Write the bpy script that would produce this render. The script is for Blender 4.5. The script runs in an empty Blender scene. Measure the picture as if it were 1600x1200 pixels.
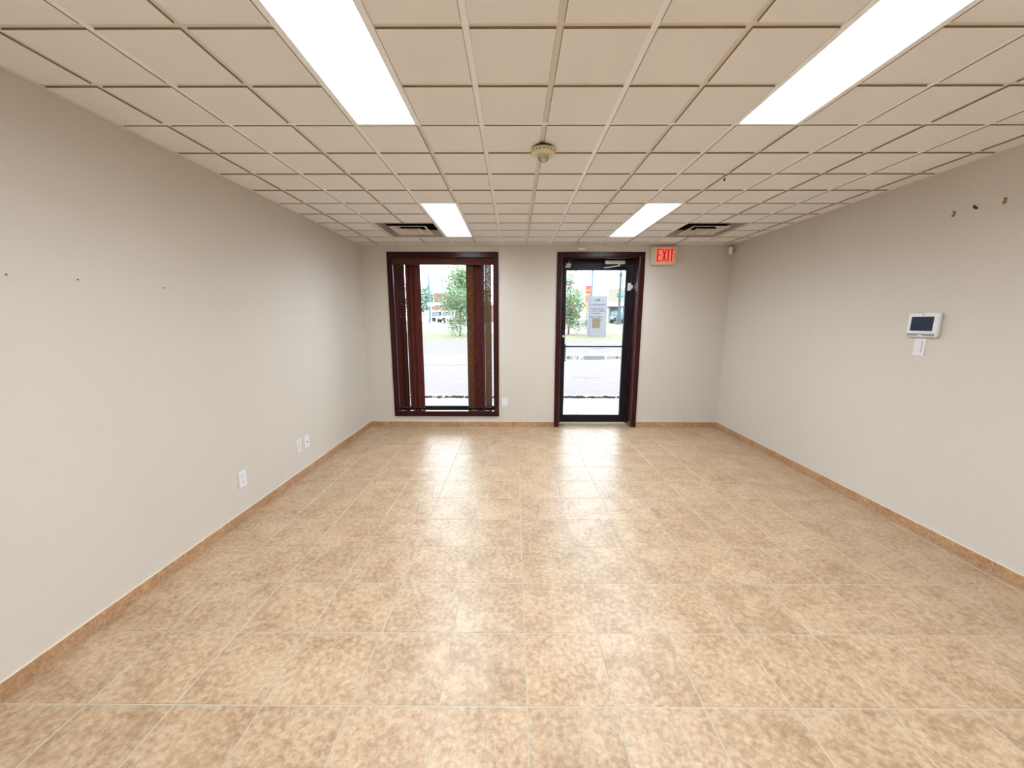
import bpy, bmesh, math, random
from mathutils import Vector, Matrix
random.seed(7)
C = bpy.context.scene.collection
sc = bpy.context.scene
PI = math.pi
# ------------------------------------------------------------------ camera
F, PITCH, YAW, ROLL = 581.18, 0.16931, -0.00456, -0.00118
CAM_H = 1.4149
def ray(a, b):
    xx = math.cos(ROLL)*a + math.sin(ROLL)*b
    uu = -math.sin(ROLL)*a + math.cos(ROLL)*b
    Y = math.cos(PITCH) + math.sin(PITCH)*uu
    Z = -math.sin(PITCH) + math.cos(PITCH)*uu
    return Vector((math.cos(YAW)*xx + math.sin(YAW)*Y, -math.sin(YAW)*xx + math.cos(YAW)*Y, Z))
fw = ray(0, 0); rt = ray(1, 0) - fw; up = ray(0, 1) - fw
cam_data = bpy.data.cameras.new('camera'); cam = bpy.data.objects.new('camera', cam_data); C.objects.link(cam)
mw = Matrix((( rt.x, up.x, -fw.x, 0), (rt.y, up.y, -fw.y, 0), (rt.z, up.z, -fw.z, CAM_H), (0, 0, 0, 1)))
cam.matrix_world = mw
cam_data.sensor_width = 36; cam_data.lens = F/1600*36; cam_data.clip_start = .05; cam_data.clip_end = 600
sc.camera = cam
# ------------------------------------------------------------------ light settings
SKY = 7.0          # overcast sky radiance
LAMP = 38.0        # ceiling diffusers
EXPOSURE = 0.0
sc.view_settings.view_transform = 'Standard'; sc.view_settings.look = 'None'
sc.view_settings.exposure = EXPOSURE; sc.view_settings.gamma = 1; sc.view_settings.use_curve_mapping = False
w = bpy.data.worlds.new('overcast_sky'); sc.world = w; w.use_nodes = True
nt = w.node_tree; nt.nodes.clear()
wo = nt.nodes.new('ShaderNodeOutputWorld'); bg = nt.nodes.new('ShaderNodeBackground')
tc = nt.nodes.new('ShaderNodeTexCoord'); nz = nt.nodes.new('ShaderNodeTexNoise'); cr = nt.nodes.new('ShaderNodeValToRGB')
nz.inputs['Scale'].default_value = 3; nz.inputs['Detail'].default_value = 5
cr.color_ramp.elements[0].position = .35; cr.color_ramp.elements[0].color = (.74, .87, 1, 1)
cr.color_ramp.elements[1].position = .65; cr.color_ramp.elements[1].color = (.88, .95, 1, 1)
nt.links.new(tc.outputs['Generated'], nz.inputs['Vector']); nt.links.new(nz.outputs['Fac'], cr.inputs['Fac'])
nt.links.new(cr.outputs['Color'], bg.inputs['Color']); bg.inputs['Strength'].default_value = SKY
nt.links.new(bg.outputs['Background'], wo.inputs['Surface'])

# ------------------------------------------------------------------ measurements
CEIL = 2.3438; XL, XR, D = -1.9255, 2.7255, 4.8535
CX0, CY0, CT = -0.1576, 1.98825, 0.3048          # ceiling grid
TS, TX0, TY0 = 0.329, 0.0526, 1.4907             # floor tile grid
BASE_H = 0.0756; REAR = -4.3; WALL_OUT = D + .30
# ------------------------------------------------------------------ materials
def s2l(c): c /= 255; return c/12.92 if c <= .04045 else ((c + .055)/1.055)**2.4
def rgb(r, g, b): return (s2l(r), s2l(g), s2l(b), 1)
def base_mat(name):
    m = bpy.data.materials.new(name); m.use_nodes = True
    n = m.node_tree.nodes; return m, n, m.node_tree.links, n['Principled BSDF']
def mat(name, c, rough=.6, metal=0, noise=0, scale=20, bump=0, bscale=80, coat=0, spec=.5, emit=None, es=0, stretch=(1, 1, 1)):
    m, n, l, p = base_mat(name)
    p.inputs['Base Color'].default_value = c; p.inputs['Roughness'].default_value = rough
    p.inputs['Metallic'].default_value = metal; p.inputs['Specular IOR Level'].default_value = spec
    p.inputs['Coat Weight'].default_value = coat; p.inputs['Coat Roughness'].default_value = .12
    if emit: p.inputs['Emission Color'].default_value = emit; p.inputs['Emission Strength'].default_value = es
    t = n.new('ShaderNodeTexCoord'); mp = n.new('ShaderNodeMapping'); mp.inputs['Scale'].default_value = stretch
    l.new(t.outputs['Object'], mp.inputs['Vector'])
    x = n.new('ShaderNodeTexNoise'); x.inputs['Scale'].default_value = scale; x.inputs['Detail'].default_value = 4
    l.new(mp.outputs['Vector'], x.inputs['Vector'])
    r = n.new('ShaderNodeMixRGB'); k = max(noise, .01)
    r.inputs[1].default_value = tuple(v*(1 - k) for v in c[:3]) + (1,)
    r.inputs[2].default_value = tuple(min(1, v*(1 + k)) for v in c[:3]) + (1,)
    l.new(x.outputs['Fac'], r.inputs[0]); l.new(r.outputs[0], p.inputs['Base Color'])
    if bump:
        y = n.new('ShaderNodeTexNoise'); y.inputs['Scale'].default_value = bscale; y.inputs['Detail'].default_value = 3
        b = n.new('ShaderNodeBump'); b.inputs['Strength'].default_value = bump; b.inputs['Distance'].default_value = .004
        l.new(mp.outputs['Vector'], y.inputs['Vector']); l.new(y.outputs['Fac'], b.inputs['Height']); l.new(b.outputs['Normal'], p.inputs['Normal'])
    return m
def tile_mat(name, cols, rough, big=5, fine=26):
    m, n, l, p = base_mat(name)
    t = n.new('ShaderNodeTexCoord'); oi = n.new('ShaderNodeObjectInfo')
    g = n.new('ShaderNodeNewGeometry')
    add = n.new('ShaderNodeVectorMath'); add.operation = 'ADD'
    mul = n.new('ShaderNodeMath'); mul.operation = 'MULTIPLY'; mul.inputs[1].default_value = 37
    cmb = n.new('ShaderNodeCombineXYZ')
    l.new(oi.outputs['Random'], mul.inputs[0]); l.new(mul.outputs[0], cmb.inputs[2]); l.new(mul.outputs[0], cmb.inputs[0])
    l.new(g.outputs['Position'], add.inputs[0]); l.new(cmb.outputs[0], add.inputs[1])
    a = n.new('ShaderNodeTexNoise'); a.inputs['Scale'].default_value = big; a.inputs['Detail'].default_value = 2
    b = n.new('ShaderNodeTexNoise'); b.inputs['Scale'].default_value = fine; b.inputs['Detail'].default_value = 6; b.inputs['Roughness'].default_value = .72
    b.inputs['Distortion'].default_value = .25
    l.new(add.outputs[0], a.inputs['Vector']); l.new(add.outputs[0], b.inputs['Vector'])
    mx = n.new('ShaderNodeMix'); mx.data_type = 'FLOAT'; mx.inputs[0].default_value = .72
    l.new(a.outputs['Fac'], mx.inputs[2]); l.new(b.outputs['Fac'], mx.inputs[3])
    r = n.new('ShaderNodeValToRGB'); e = r.color_ramp.elements
    e[0].position = .36; e[0].color = cols[0]; e[1].position = .63; e[1].color = cols[2]
    k = e.new(.49); k.color = cols[1]
    l.new(mx.outputs[0], r.inputs[0])
    hs = n.new('ShaderNodeHueSaturation'); mr = n.new('ShaderNodeMapRange'); mr.inputs[3].default_value = .95; mr.inputs[4].default_value = 1.05
    l.new(oi.outputs['Random'], mr.inputs[0]); l.new(mr.outputs[0], hs.inputs['Value']); l.new(r.outputs[0], hs.inputs['Color'])
    l.new(hs.outputs[0], p.inputs['Base Color']); p.inputs['Roughness'].default_value = rough
    bp = n.new('ShaderNodeBump'); bp.inputs['Strength'].default_value = .25; bp.inputs['Distance'].default_value = .0015
    l.new(b.outputs['Fac'], bp.inputs['Height']); l.new(bp.outputs['Normal'], p.inputs['Normal'])
    p.inputs['Specular IOR Level'].default_value = .85
    return m
M = {}
M['paint'] = mat('wall_paint', rgb(213, 206, 198), .55, noise=.015, scale=3, bump=.12, bscale=60, stretch=(1, 1, .3))
M['tile'] = tile_mat('floor_tile_ceramic', [rgb(146, 114, 84), rgb(176, 147, 117), rgb(200, 176, 147)], .37, 6, 44)
M['base_tile'] = tile_mat('baseboard_ceramic', [rgb(152, 108, 76), rgb(178, 136, 100), rgb(202, 166, 132)], .4, 6, 48)
M['grout'] = mat('grout', rgb(184, 176, 160), .9, noise=.12, scale=15, bump=.2)
M['caulk'] = mat('caulk', rgb(222, 208, 186), .7)
M['ceil_tile'] = mat('ceiling_tile_fibre', rgb(238, 236, 234), .95, noise=.05, scale=160, bump=.35, bscale=260, spec=.2)
M['ceil_back'] = mat('ceiling_groove', rgb(224, 220, 214), .9)
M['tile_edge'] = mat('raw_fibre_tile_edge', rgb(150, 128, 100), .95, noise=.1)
M['tee'] = mat('tee_white_enamel', rgb(246, 248, 250), .38, spec=1.0)
M['wood'] = mat('mahogany_stain', rgb(48, 3, 8), .3, noise=.35, scale=9, spec=.3, coat=0, stretch=(1, 1, .15), bump=.05, bscale=40)
M['jamb'] = mat('glossy_mahogany_jamb', rgb(60, 8, 12), .3, noise=.35, scale=9, coat=1, stretch=(1, 1, .15))
M['bronze'] = mat('dark_bronze_aluminium', rgb(22, 12, 24), .4, spec=.3, noise=.1)
M['black'] = mat('black_metal', rgb(12, 11, 16), .4, spec=.3)
M['white'] = mat('white_plastic', rgb(232, 233, 238), .35, noise=.01)
M['bright_white'] = mat('bright_white_plastic', rgb(250, 250, 252), .3)
M['cream'] = mat('cream_plastic', rgb(220, 208, 176), .4, noise=.06, scale=30)
M['beige'] = mat('beige_sign_housing', rgb(214, 202, 184), .45, noise=.02)
M['grey'] = mat('grey_plastic', rgb(140, 148, 158), .5)
M['screen'] = mat('dark_screen', rgb(24, 36, 66), .15)
M['slot'] = mat('slot_grey', rgb(120, 124, 130), .6)
M['silver'] = mat('satin_aluminium', rgb(206, 204, 198), .35, metal=.35)
M['brass'] = mat('aged_brass', rgb(150, 120, 56), .4, metal=.6)
M['iron'] = mat('dark_iron', rgb(52, 44, 34), .5, metal=.4)
M['duct_and_shade'] = mat('dark_duct_and_ring_shade', rgb(16, 12, 12), .9)
M['ventwhite'] = mat('vent_enamel', rgb(222, 214, 204), .45)
M['asphalt'] = mat('asphalt', rgb(108, 99, 100), .95, noise=.22, scale=4, bump=.6, bscale=30)
M['road'] = mat('pale_road', rgb(142, 137, 140), .95, noise=.06, scale=2)
M['concrete'] = mat('concrete', rgb(168, 165, 162), .9, noise=.08, scale=5, bump=.2)
M['gravelly'] = mat('rough_concrete', rgb(120, 117, 120), .95, noise=.5, scale=45, bump=.8, bscale=60)
M['yellow'] = mat('worn_yellow_paint', rgb(160, 146, 108), .8, noise=.5, scale=9)
M['debris'] = mat('dark_leaf_litter', rgb(48, 40, 30), .95, noise=.5, scale=20)
M['crack'] = mat('crack_filler', rgb(70, 74, 80), .9)
M['grass'] = mat('dry_grass', rgb(104, 102, 74), .95, noise=.35, scale=3, bump=.5)
M['bark'] = mat('bark', rgb(92, 66, 56), .9, noise=.3, scale=8)
M['leaf'] = mat('leaves_green', rgb(112, 134, 96), .7, noise=.45, scale=2.5)
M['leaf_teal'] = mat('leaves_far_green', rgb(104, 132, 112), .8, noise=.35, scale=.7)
M['berry'] = mat('orange_red_berries', rgb(150, 84, 66), .6)
M['brick'] = mat('red_brick', rgb(126, 92, 84), .9, noise=.25, scale=6)
M['fascia'] = mat('white_fascia', rgb(205, 202, 205), .7)
M['stucco'] = mat('cream_stucco', rgb(138, 131, 116), .9, noise=.05, scale=2)
M['storeglass'] = mat('store_glass', rgb(64, 82, 92), .12)
M['pole'] = mat('teal_grey_pole', rgb(70, 104, 110), .6)
M['pole2'] = mat('grey_green_pole', rgb(60, 74, 74), .6)
M['blue'] = mat('pale_blue_box', rgb(84, 142, 170), .6)
M['pylon'] = mat('pylon_grey_panel', rgb(112, 111, 114), .6, noise=.04)
M['pylon_side'] = mat('pylon_side', rgb(116, 114, 124), .6)
M['gold'] = mat('gold_plaque', rgb(84, 72, 46), .5, noise=.35, scale=6)
M['inkgrey'] = mat('grey_lettering', rgb(52, 52, 58), .7)
M['ink'] = mat('dark_lettering', rgb(30, 32, 32), .7)
M['redsign'] = mat('red_sign', rgb(168, 68, 58), .6)
M['orange'] = mat('orange_panel', rgb(182, 136, 88), .6, noise=.2, scale=2)
M['car_silver'] = mat('silver_car_paint', rgb(132, 134, 150), .3, coat=.5)
M['car_white'] = mat('white_car_paint', rgb(160, 164, 172), .3, coat=.5)
M['car_blue'] = mat('slate_blue_car_paint', rgb(72, 92, 110), .3, coat=.5)
M['tyre'] = mat('tyre', rgb(26, 26, 28), .9)
M['chrome'] = mat('chrome_hub', rgb(170, 170, 175), .3, metal=.7)
M['exit_red'] = mat('exit_letter_red', rgb(180, 6, 4), .5, emit=(1, .01, .005, 1), es=.3)
M['exit_glow'] = mat('exit_backlit_face', rgb(215, 130, 108), .5, emit=(1, .2, .14, 1), es=.5)
M['water'] = mat('rain_water', rgb(60, 62, 66), .02, spec=.8)
def fabric(name, c1, c2, holes, trans):
    m, n, l, p = base_mat(name)
    t = n.new('ShaderNodeTexCoord'); mp = n.new('ShaderNodeMapping'); mp.inputs['Scale'].default_value = (1, 1, 5)
    oi = n.new('ShaderNodeObjectInfo'); add = n.new('ShaderNodeVectorMath'); add.operation = 'ADD'
    l.new(t.outputs['Object'], add.inputs[0]); l.new(oi.outputs['Random'], add.inputs[1]); l.new(add.outputs[0], mp.inputs['Vector'])
    x = n.new('ShaderNodeTexNoise'); x.inputs['Scale'].default_value = 55; x.inputs['Detail'].default_value = 3
    l.new(mp.outputs['Vector'], x.inputs['Vector'])
    r = n.new('ShaderNodeValToRGB'); r.color_ramp.elements[0].position = .38; r.color_ramp.elements[1].position = .66
    r.color_ramp.elements[0].color = c1; r.color_ramp.elements[1].color = c2
    l.new(x.outputs['Fac'], r.inputs[0]); l.new(r.outputs[0], p.inputs['Base Color']); p.inputs['Roughness'].default_value = .85
    tr = n.new('ShaderNodeBsdfTranslucent'); l.new(r.outputs[0], tr.inputs['Color'])
    m1 = n.new('ShaderNodeMixShader'); m1.inputs[0].default_value = trans
    l.new(p.outputs[0], m1.inputs[1]); l.new(tr.outputs[0], m1.inputs[2])
    tp = n.new('ShaderNodeBsdfTransparent'); m2 = n.new('ShaderNodeMixShader')
    y = n.new('ShaderNodeTexNoise'); y.inputs['Scale'].default_value = 120; y.inputs['Detail'].default_value = 1
    l.new(mp.outputs['Vector'], y.inputs['Vector'])
    h = n.new('ShaderNodeValToRGB'); h.color_ramp.elements[0].position = 1 - holes - .06; h.color_ramp.elements[1].position = 1 - holes
    l.new(y.outputs['Fac'], h.inputs[0]); l.new(h.outputs[0], m2.inputs[0])
    l.new(m1.outputs[0], m2.inputs[1]); l.new(tp.outputs[0], m2.inputs[2])
    l.new(m2.outputs[0], n['Material Output'].inputs['Surface'])
    return m
M['vane_dark'] = fabric('woven_dark_brown', rgb(26, 2, 4), rgb(112, 32, 16), .22, .10)
M['vane_gold'] = fabric('woven_amber', rgb(64, 36, 10), rgb(116, 70, 24), .25, .25)
M['vane_sheer'] = fabric('woven_open', rgb(80, 56, 30), rgb(136, 96, 46), .3, .3)
M['valance'] = fabric('woven_valance', rgb(40, 10, 10), rgb(110, 56, 36), .05, .1)
def glass(name, tint=(1, 1, 1, 1)):
    m, n, l, p = base_mat(name); n.remove(p)
    tp = n.new('ShaderNodeBsdfTransparent'); tp.inputs[0].default_value = tint
    gl = n.new('ShaderNodeBsdfGlossy'); gl.inputs['Roughness'].default_value = .01
    fr = n.new('ShaderNodeFresnel'); fr.inputs[0].default_value = 1.45
    mx = n.new('ShaderNodeMixShader'); l.new(fr.outputs[0], mx.inputs[0]); l.new(tp.outputs[0], mx.inputs[1]); l.new(gl.outputs[0], mx.inputs[2])
    l.new(mx.outputs[0], n['Material Output'].inputs['Surface']); return m
M['glass'] = glass('window_glass', (.97, .985, .985, 1)); M['lens'] = glass('clear_lens', (.92, .93, .93, 1))
def diffuser():
    m, n, l, p = base_mat('lamp_diffuser'); n.remove(p)
    e = n.new('ShaderNodeEmission'); e.inputs[0].default_value = (.86, .95, 1, 1); e.inputs[1].default_value = LAMP
    # prismatic lens: sends more light straight down than sideways
    g = n.new('ShaderNodeNewGeometry'); d = n.new('ShaderNodeVectorMath'); d.operation = 'DOT_PRODUCT'
    l.new(g.outputs['Normal'], d.inputs[0]); l.new(g.outputs['Incoming'], d.inputs[1])
    a = n.new('ShaderNodeMapRange'); a.inputs[3].default_value = LAMP*.12; a.inputs[4].default_value = LAMP
    l.new(d.outputs['Value'], a.inputs[0]); l.new(a.outputs[0], e.inputs[1])
    l.new(e.outputs[0], n['Material Output'].inputs['Surface']); return m
M['lamp'] = diffuser()
# ------------------------------------------------------------------ geometry helpers
class MB:
    def __init__(s): s.v = []; s.f = []
    def box(s, x0, x1, y0, y1, z0, z1):
        b = len(s.v); s.v += [(x, y, z) for z in (z0, z1) for y in (y0, y1) for x in (x0, x1)]
        s.f += [tuple(b + i for i in q) for q in ((0, 2, 3, 1), (4, 5, 7, 6), (0, 1, 5, 4), (2, 6, 7, 3), (0, 4, 6, 2), (1, 3, 7, 5))]; return s
    def poly(s, pts): b = len(s.v); s.v += [tuple(p) for p in pts]; s.f.append(tuple(range(b, b + len(pts)))); return s
    def prism(s, pts, vec):
        b = len(s.v); n = len(pts); vec = Vector(vec)
        s.v += [tuple(Vector(p)) for p in pts] + [tuple(Vector(p) + vec) for p in pts]
        s.f.append(tuple(b + i for i in reversed(range(n)))); s.f.append(tuple(b + n + i for i in range(n)))
        s.f += [(b + i, b + (i + 1) % n, b + n + (i + 1) % n, b + n + i) for i in range(n)]; return s
    def tube(s, a, c, r0, r1=None, n=10, cap=True):
        r1 = r0 if r1 is None else r1; a = Vector(a); c = Vector(c); d = (c - a).normalized()
        u = d.orthogonal().normalized(); w_ = d.cross(u); b = len(s.v)
        for p, r in ((a, r0), (c, r1)):
            s.v += [tuple(p + r*(math.cos(2*PI*i/n)*u + math.sin(2*PI*i/n)*w_)) for i in range(n)]
        s.f += [(b + i, b + (i + 1) % n, b + n + (i + 1) % n, b + n + i) for i in range(n)]
        if cap: s.f.append(tuple(b + i for i in reversed(range(n)))); s.f.append(tuple(b + n + i for i in range(n)))
        return s
    def path(s, pts, r, n=8):
        for p, q in zip(pts[:-1], pts[1:]): s.tube(p, q, r, n=n)
        return s
    def lathe(s, prof, c, n=28, axis='z'):
        b = len(s.v); c = Vector(c)
        for r, h in prof:
            for i in range(n):
                a = 2*PI*i/n; p = (r*math.cos(a), r*math.sin(a), h)
                if axis == 'y': p = (p[0], p[2], p[1])
                if axis == 'x': p = (p[2], p[0], p[1])
                s.v.append(tuple(c + Vector(p)))
        for k in range(len(prof) - 1):
            s.f += [(b + k*n + i, b + k*n + (i + 1) % n, b + (k + 1)*n + (i + 1) % n, b + (k + 1)*n + i) for i in range(n)]
        s.f.append(tuple(b + i for i in reversed(range(n)))); s.f.append(tuple(b + (len(prof) - 1)*n + i for i in range(n)))
        return s
    def mesh(s, name, m, off=None, bevel=0, smooth=False, seg=2):
        me = bpy.data.meshes.new(name); vs = s.v if off is None else [tuple(Vector(v) - off) for v in s.v]
        me.from_pydata(vs, [], s.f)
        bm = bmesh.new(); bm.from_mesh(me)
        if bevel: bmesh.ops.bevel(bm, geom=[e for e in bm.edges if len(e.link_faces) == 2 and e.calc_face_angle(0) > .6], offset=bevel, segments=seg, affect='EDGES', profile=.5)
        bmesh.ops.recalc_face_normals(bm, faces=bm.faces); bm.to_mesh(me); bm.free()
        if smooth:
            for p in me.polygons: p.use_smooth = True
            try: me.set_sharp_from_angle(angle=.7)
            except Exception: pass
        me.materials.append(m if not isinstance(m, str) else M[m]); me.update(); return me
def tag(o, label=None, cat=None, group=None, kind=None):
    if label: o['label'] = label
    if cat: o['category'] = cat
    if group: o['group'] = group
    if kind: o['kind'] = kind
    return o
def link(name, data, parent=None, loc=None):
    o = bpy.data.objects.new(name, data); C.objects.link(o)
    if parent is not None: o.parent = parent
    if loc is not None: o.location = loc
    return o
def wloc(o):
    v = Vector((0, 0, 0))
    while o is not None: v = v + o.location; o = o.parent
    return v
def part(name, mb, m, parent, bevel=0, smooth=False, local=False, label=None, seg=2):
    """one mesh object; world coordinates unless local=True (then the parent's own frame)"""
    off = None if local else wloc(parent)
    o = link(name, mb.mesh(name, m, off, bevel, smooth, seg), parent); tag(o, label); return o
def top(name, mb, m, loc, label, cat, bevel=0, smooth=False, group=None, kind=None):
    o = link(name, mb.mesh(name, m, Vector(loc), bevel, smooth), None, loc); return tag(o, label, cat, group, kind)
def thing(name, loc, label, cat, group=None, rz=0):
    o = link(name, None, None, loc); o.rotation_euler.z = rz; o.empty_display_size = .1; return tag(o, label, cat, group)
def struct(name, mb=None, m=None, loc=(0, 0, 0), bevel=0):
    o = link(name, mb.mesh(name, m, Vector(loc), bevel) if mb else None, None, loc); o['kind'] = 'structure'; return o
# ------------------------------------------------------------------ walls
TOP = CEIL + .32
WX0, WX1, WZ0, WZ1 = -1.580, -.212, .205, 2.215      # window opening in the wall
DX0, DX1, DZ1 = .598, 1.577, 2.20                    # door opening
wl = struct('wall_left', MB().box(XL - .15, XL, REAR - .15, WALL_OUT, -.15, TOP), 'paint')
wr = struct('wall_right', MB().box(XR, XR + .15, REAR - .15, WALL_OUT, -.15, TOP), 'paint')
struct('wall_rear', MB().box(XL, XR, REAR - .15, REAR, -.15, TOP), 'paint')
b = MB()
xs = [XL, WX0, WX1, DX0, DX1, XR]; zs = [-.15, 0, WZ0, DZ1, WZ1, TOP]
for i in range(5):
    if i == 1: cells = [(-.15, WZ0), (WZ1, TOP)]
    elif i == 3: cells = [(-.15, -.02), (DZ1, TOP)]
    else: cells = [(-.15, TOP)]
    for z0, z1 in cells: b.box(xs[i], xs[i + 1], D, WALL_OUT, z0, z1)
wb = struct('wall_front', b, 'paint')
# ------------------------------------------------------------------ ceiling
def cx(k): return CX0 + k*CT
def cy(k): return CY0 + k*CT
LIGHT_COLS = (-2, 4); LIGHT_ROWS = (-20, -12, -4, 4)  # rows behind the camera are unseen, added for fill light
VENTS = ((-4, 6), (6, 6))
used = set()
for c_ in LIGHT_COLS:
    for r_ in LIGHT_ROWS:
        for q in range(4): used.add((c_, r_ + q))
for c_, r_ in VENTS:
    for q in range(2):
        for s_ in range(2): used.add((c_ + q, r_ + s_))
GAP = .022
cells = []
b = MB().box(XL, XR, REAR, D, TOP - .05, TOP)  # unseen roof slab, added to keep sky light from leaking in
for k in range(-6, 10):
    for r in range(-21, 10):
        x0, x1 = max(cx(k), XL), min(cx(k + 1), XR); y0, y1 = max(cy(r), REAR), min(cy(r + 1), D)
        if y1 - y0 < .01 or x1 - x0 < .01 or (k, r) in used: continue
        b.box(x0, x1, y0 - GAP/2, min(y1 - GAP/2, D), CEIL + .007, CEIL + .03)
        cells.append((k, r, max(cx(k) + GAP/2, XL + .022), min(cx(k + 1) - GAP/2, XR - .022), max(cy(r), REAR), min(cy(r + 1) - GAP, D - .022)))
ceiling = struct('ceiling', b, 'ceil_back')
def tile_mb(x0, x1, y0, y1, z):   # tegular tile: face at z, bevelled rim going up
    e = .0015; mb = MB()
    b0 = len(mb.v)
    mb.v += [(x0, y0, z + .008), (x1, y0, z + .008), (x1, y1, z + .008), (x0, y1, z + .008), (x0 + e, y0 + .0005, z), (x1 - e, y0 + .0005, z), (x1 - e, y1 - e, z), (x0 + e, y1 - e, z)]
    mb.f += [(7, 6, 5, 4), (0, 1, 5, 4), (1, 2, 6, 5), (2, 3, 7, 6), (3, 0, 4, 7), (0, 3, 2, 1)]
    return mb
W_ = CT - GAP
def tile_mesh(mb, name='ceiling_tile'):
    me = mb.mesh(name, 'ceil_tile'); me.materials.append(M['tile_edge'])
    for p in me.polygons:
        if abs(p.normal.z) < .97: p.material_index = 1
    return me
std = tile_mesh(tile_mb(0, W_, 0, W_, 0))
cells.sort(key=lambda q: -q[1]); far_mb = MB(); n_t = 0
for k, r, x0, x1, y0, y1 in cells:
    if x1 - x0 < .015 or y1 - y0 < .015: continue
    if r >= -6 and n_t < 290:
        n_t += 1
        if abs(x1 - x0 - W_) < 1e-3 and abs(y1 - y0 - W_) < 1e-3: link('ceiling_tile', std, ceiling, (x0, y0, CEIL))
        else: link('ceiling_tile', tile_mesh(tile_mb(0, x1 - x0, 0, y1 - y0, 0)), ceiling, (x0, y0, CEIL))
    else:
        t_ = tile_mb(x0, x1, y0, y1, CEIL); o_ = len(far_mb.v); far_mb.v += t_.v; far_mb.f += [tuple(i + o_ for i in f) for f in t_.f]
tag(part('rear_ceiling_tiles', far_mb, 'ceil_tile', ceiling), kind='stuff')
for k in range(-6, 10, 2):
    if cx(k) - .012 > XL: part('main_tee', MB().box(cx(k) - .0115, cx(k) + .0115, REAR, D, CEIL + .0035, CEIL + .0072), 'tee', ceiling)
for r in (-20, -12, -8, -4, 0, 4, 8):
    for k in range(-6, 10, 2):
        x0, x1 = max(cx(k) + .0117, XL), min(cx(k + 2) - .0117, XR)
        if r < -6 or (k, r) in used and (k + 1, r) in used: continue
        part('cross_tee', MB().box(x0, x1, cy(r) - GAP + .001, cy(r) - .001, CEIL + .0045, CEIL + .0072), 'tee', ceiling)
# wall angle
an = MB(); an.box(XL, XL + .021, REAR, D, CEIL + .001, CEIL + .004); an.box(XR - .021, XR, REAR, D, CEIL + .001, CEIL + .004); an.box(XL + .021, XR - .021, D - .021, D, CEIL + .001, CEIL + .004)
part('wall_angle', an, 'ceil_back', ceiling)
# ------------------------------------------------------------------ floor
def tx(k): return TX0 + k*TS
def ty(k): return TY0 + k*TS
TH = .008; G = .005
fl = MB().box(XL, XR, REAR, D, -.12, -.0015); fl.box(DX0, DX1, D, 5.03, -.12, -.0015)
floor = struct('floor', fl, 'grout')
def ftile(x0, x1, y0, y1, name='floor_tile'):
    mb = MB().box(0, x1 - x0, 0, y1 - y0, -TH, 0); return mb.mesh(name, 'tile', None, .0012, seg=1)
sd = ftile(0, TS - G, 0, TS - G); far_mb = MB(); n_t = 0
for r in range(10, -18, -1):
    for k in range(-6, 9):
        x0 = tx(k) + G/2; x1 = min(tx(k + 1) - G/2, XR); y0 = max(ty(r) + G/2, REAR); y1 = min(ty(r + 1) - G/2, D)
        if k == -6: x0 = XL
        if y1 - y0 < .01 or x1 - x0 < .01: continue
        if n_t < 296:
            n_t += 1
            full = abs(x1 - x0 - TS + G) < 2e-3 and abs(y1 - y0 - TS + G) < 1e-3 and k != -6
            link('floor_tile', sd if full else ftile(x0, x1, y0, y1), floor, (x0, y0, 0))
        else: far_mb.box(x0, x1, y0, y1, -TH, 0)
for k in range(1, 5):   # doorway tiles continue the last row to the threshold
    x0, x1 = max(tx(k) + G/2, DX0), min(tx(k + 1) - G/2, DX1)
    if x1 - x0 > .01: link('floor_tile', ftile(x0, x1, D, 5.03), floor, (x0, D, 0)); n_t += 1
tag(part('rear_floor_tiles', far_mb, 'tile', floor), kind='stuff')
# baseboards of cut tile
def base_run(name, horiz, fixed, a0, a1, joints, sgn):
    s = struct(name); pts = [a0] + [j for j in joints if a0 + .01 < j < a1 - .01] + [a1]
    for p, q in zip(pts[:-1], pts[1:]):
        p += .0018; q -= .0018; t0, t1 = sorted((fixed, fixed + sgn*.009))
        mb = MB().box(p, q, t0, t1, .002, BASE_H - .003) if horiz else MB().box(t0, t1, p, q, .002, BASE_H - .003)
        part('baseboard_tile', mb, 'base_tile', s, .0015, seg=1)
    t0, t1 = sorted((fixed, fixed + sgn*.0075))
    mb = MB().box(a0, a1, t0, t1, 0, BASE_H - .004) if horiz else MB().box(t0, t1, a0, a1, 0, BASE_H - .004)
    part('grout_bed', mb, 'grout', s)
    t0, t1 = sorted((fixed, fixed + sgn*.008))
    mb = MB().box(a0, a1, t0, t1, BASE_H - .003, BASE_H) if horiz else MB().box(t0, t1, a0, a1, BASE_H - .003, BASE_H)
    part('caulk_line', mb, 'caulk', s)
yj = [ty(k) for k in range(-18, 12)]; xj = [TX0 + .245 + k*TS for k in range(-8, 12)]
base_run('baseboard_left', False, XL, -2.5, D, yj, 1)
base_run('baseboard_right', False, XR, -2.5, D, [y + .1 for y in yj], -1)
fb = []
base_run('baseboard_front', True, D, XL + .009, .541, xj, -1)
base_run('baseboard_front', True, D, 1.638, XR - .009, xj, -1)
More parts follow.
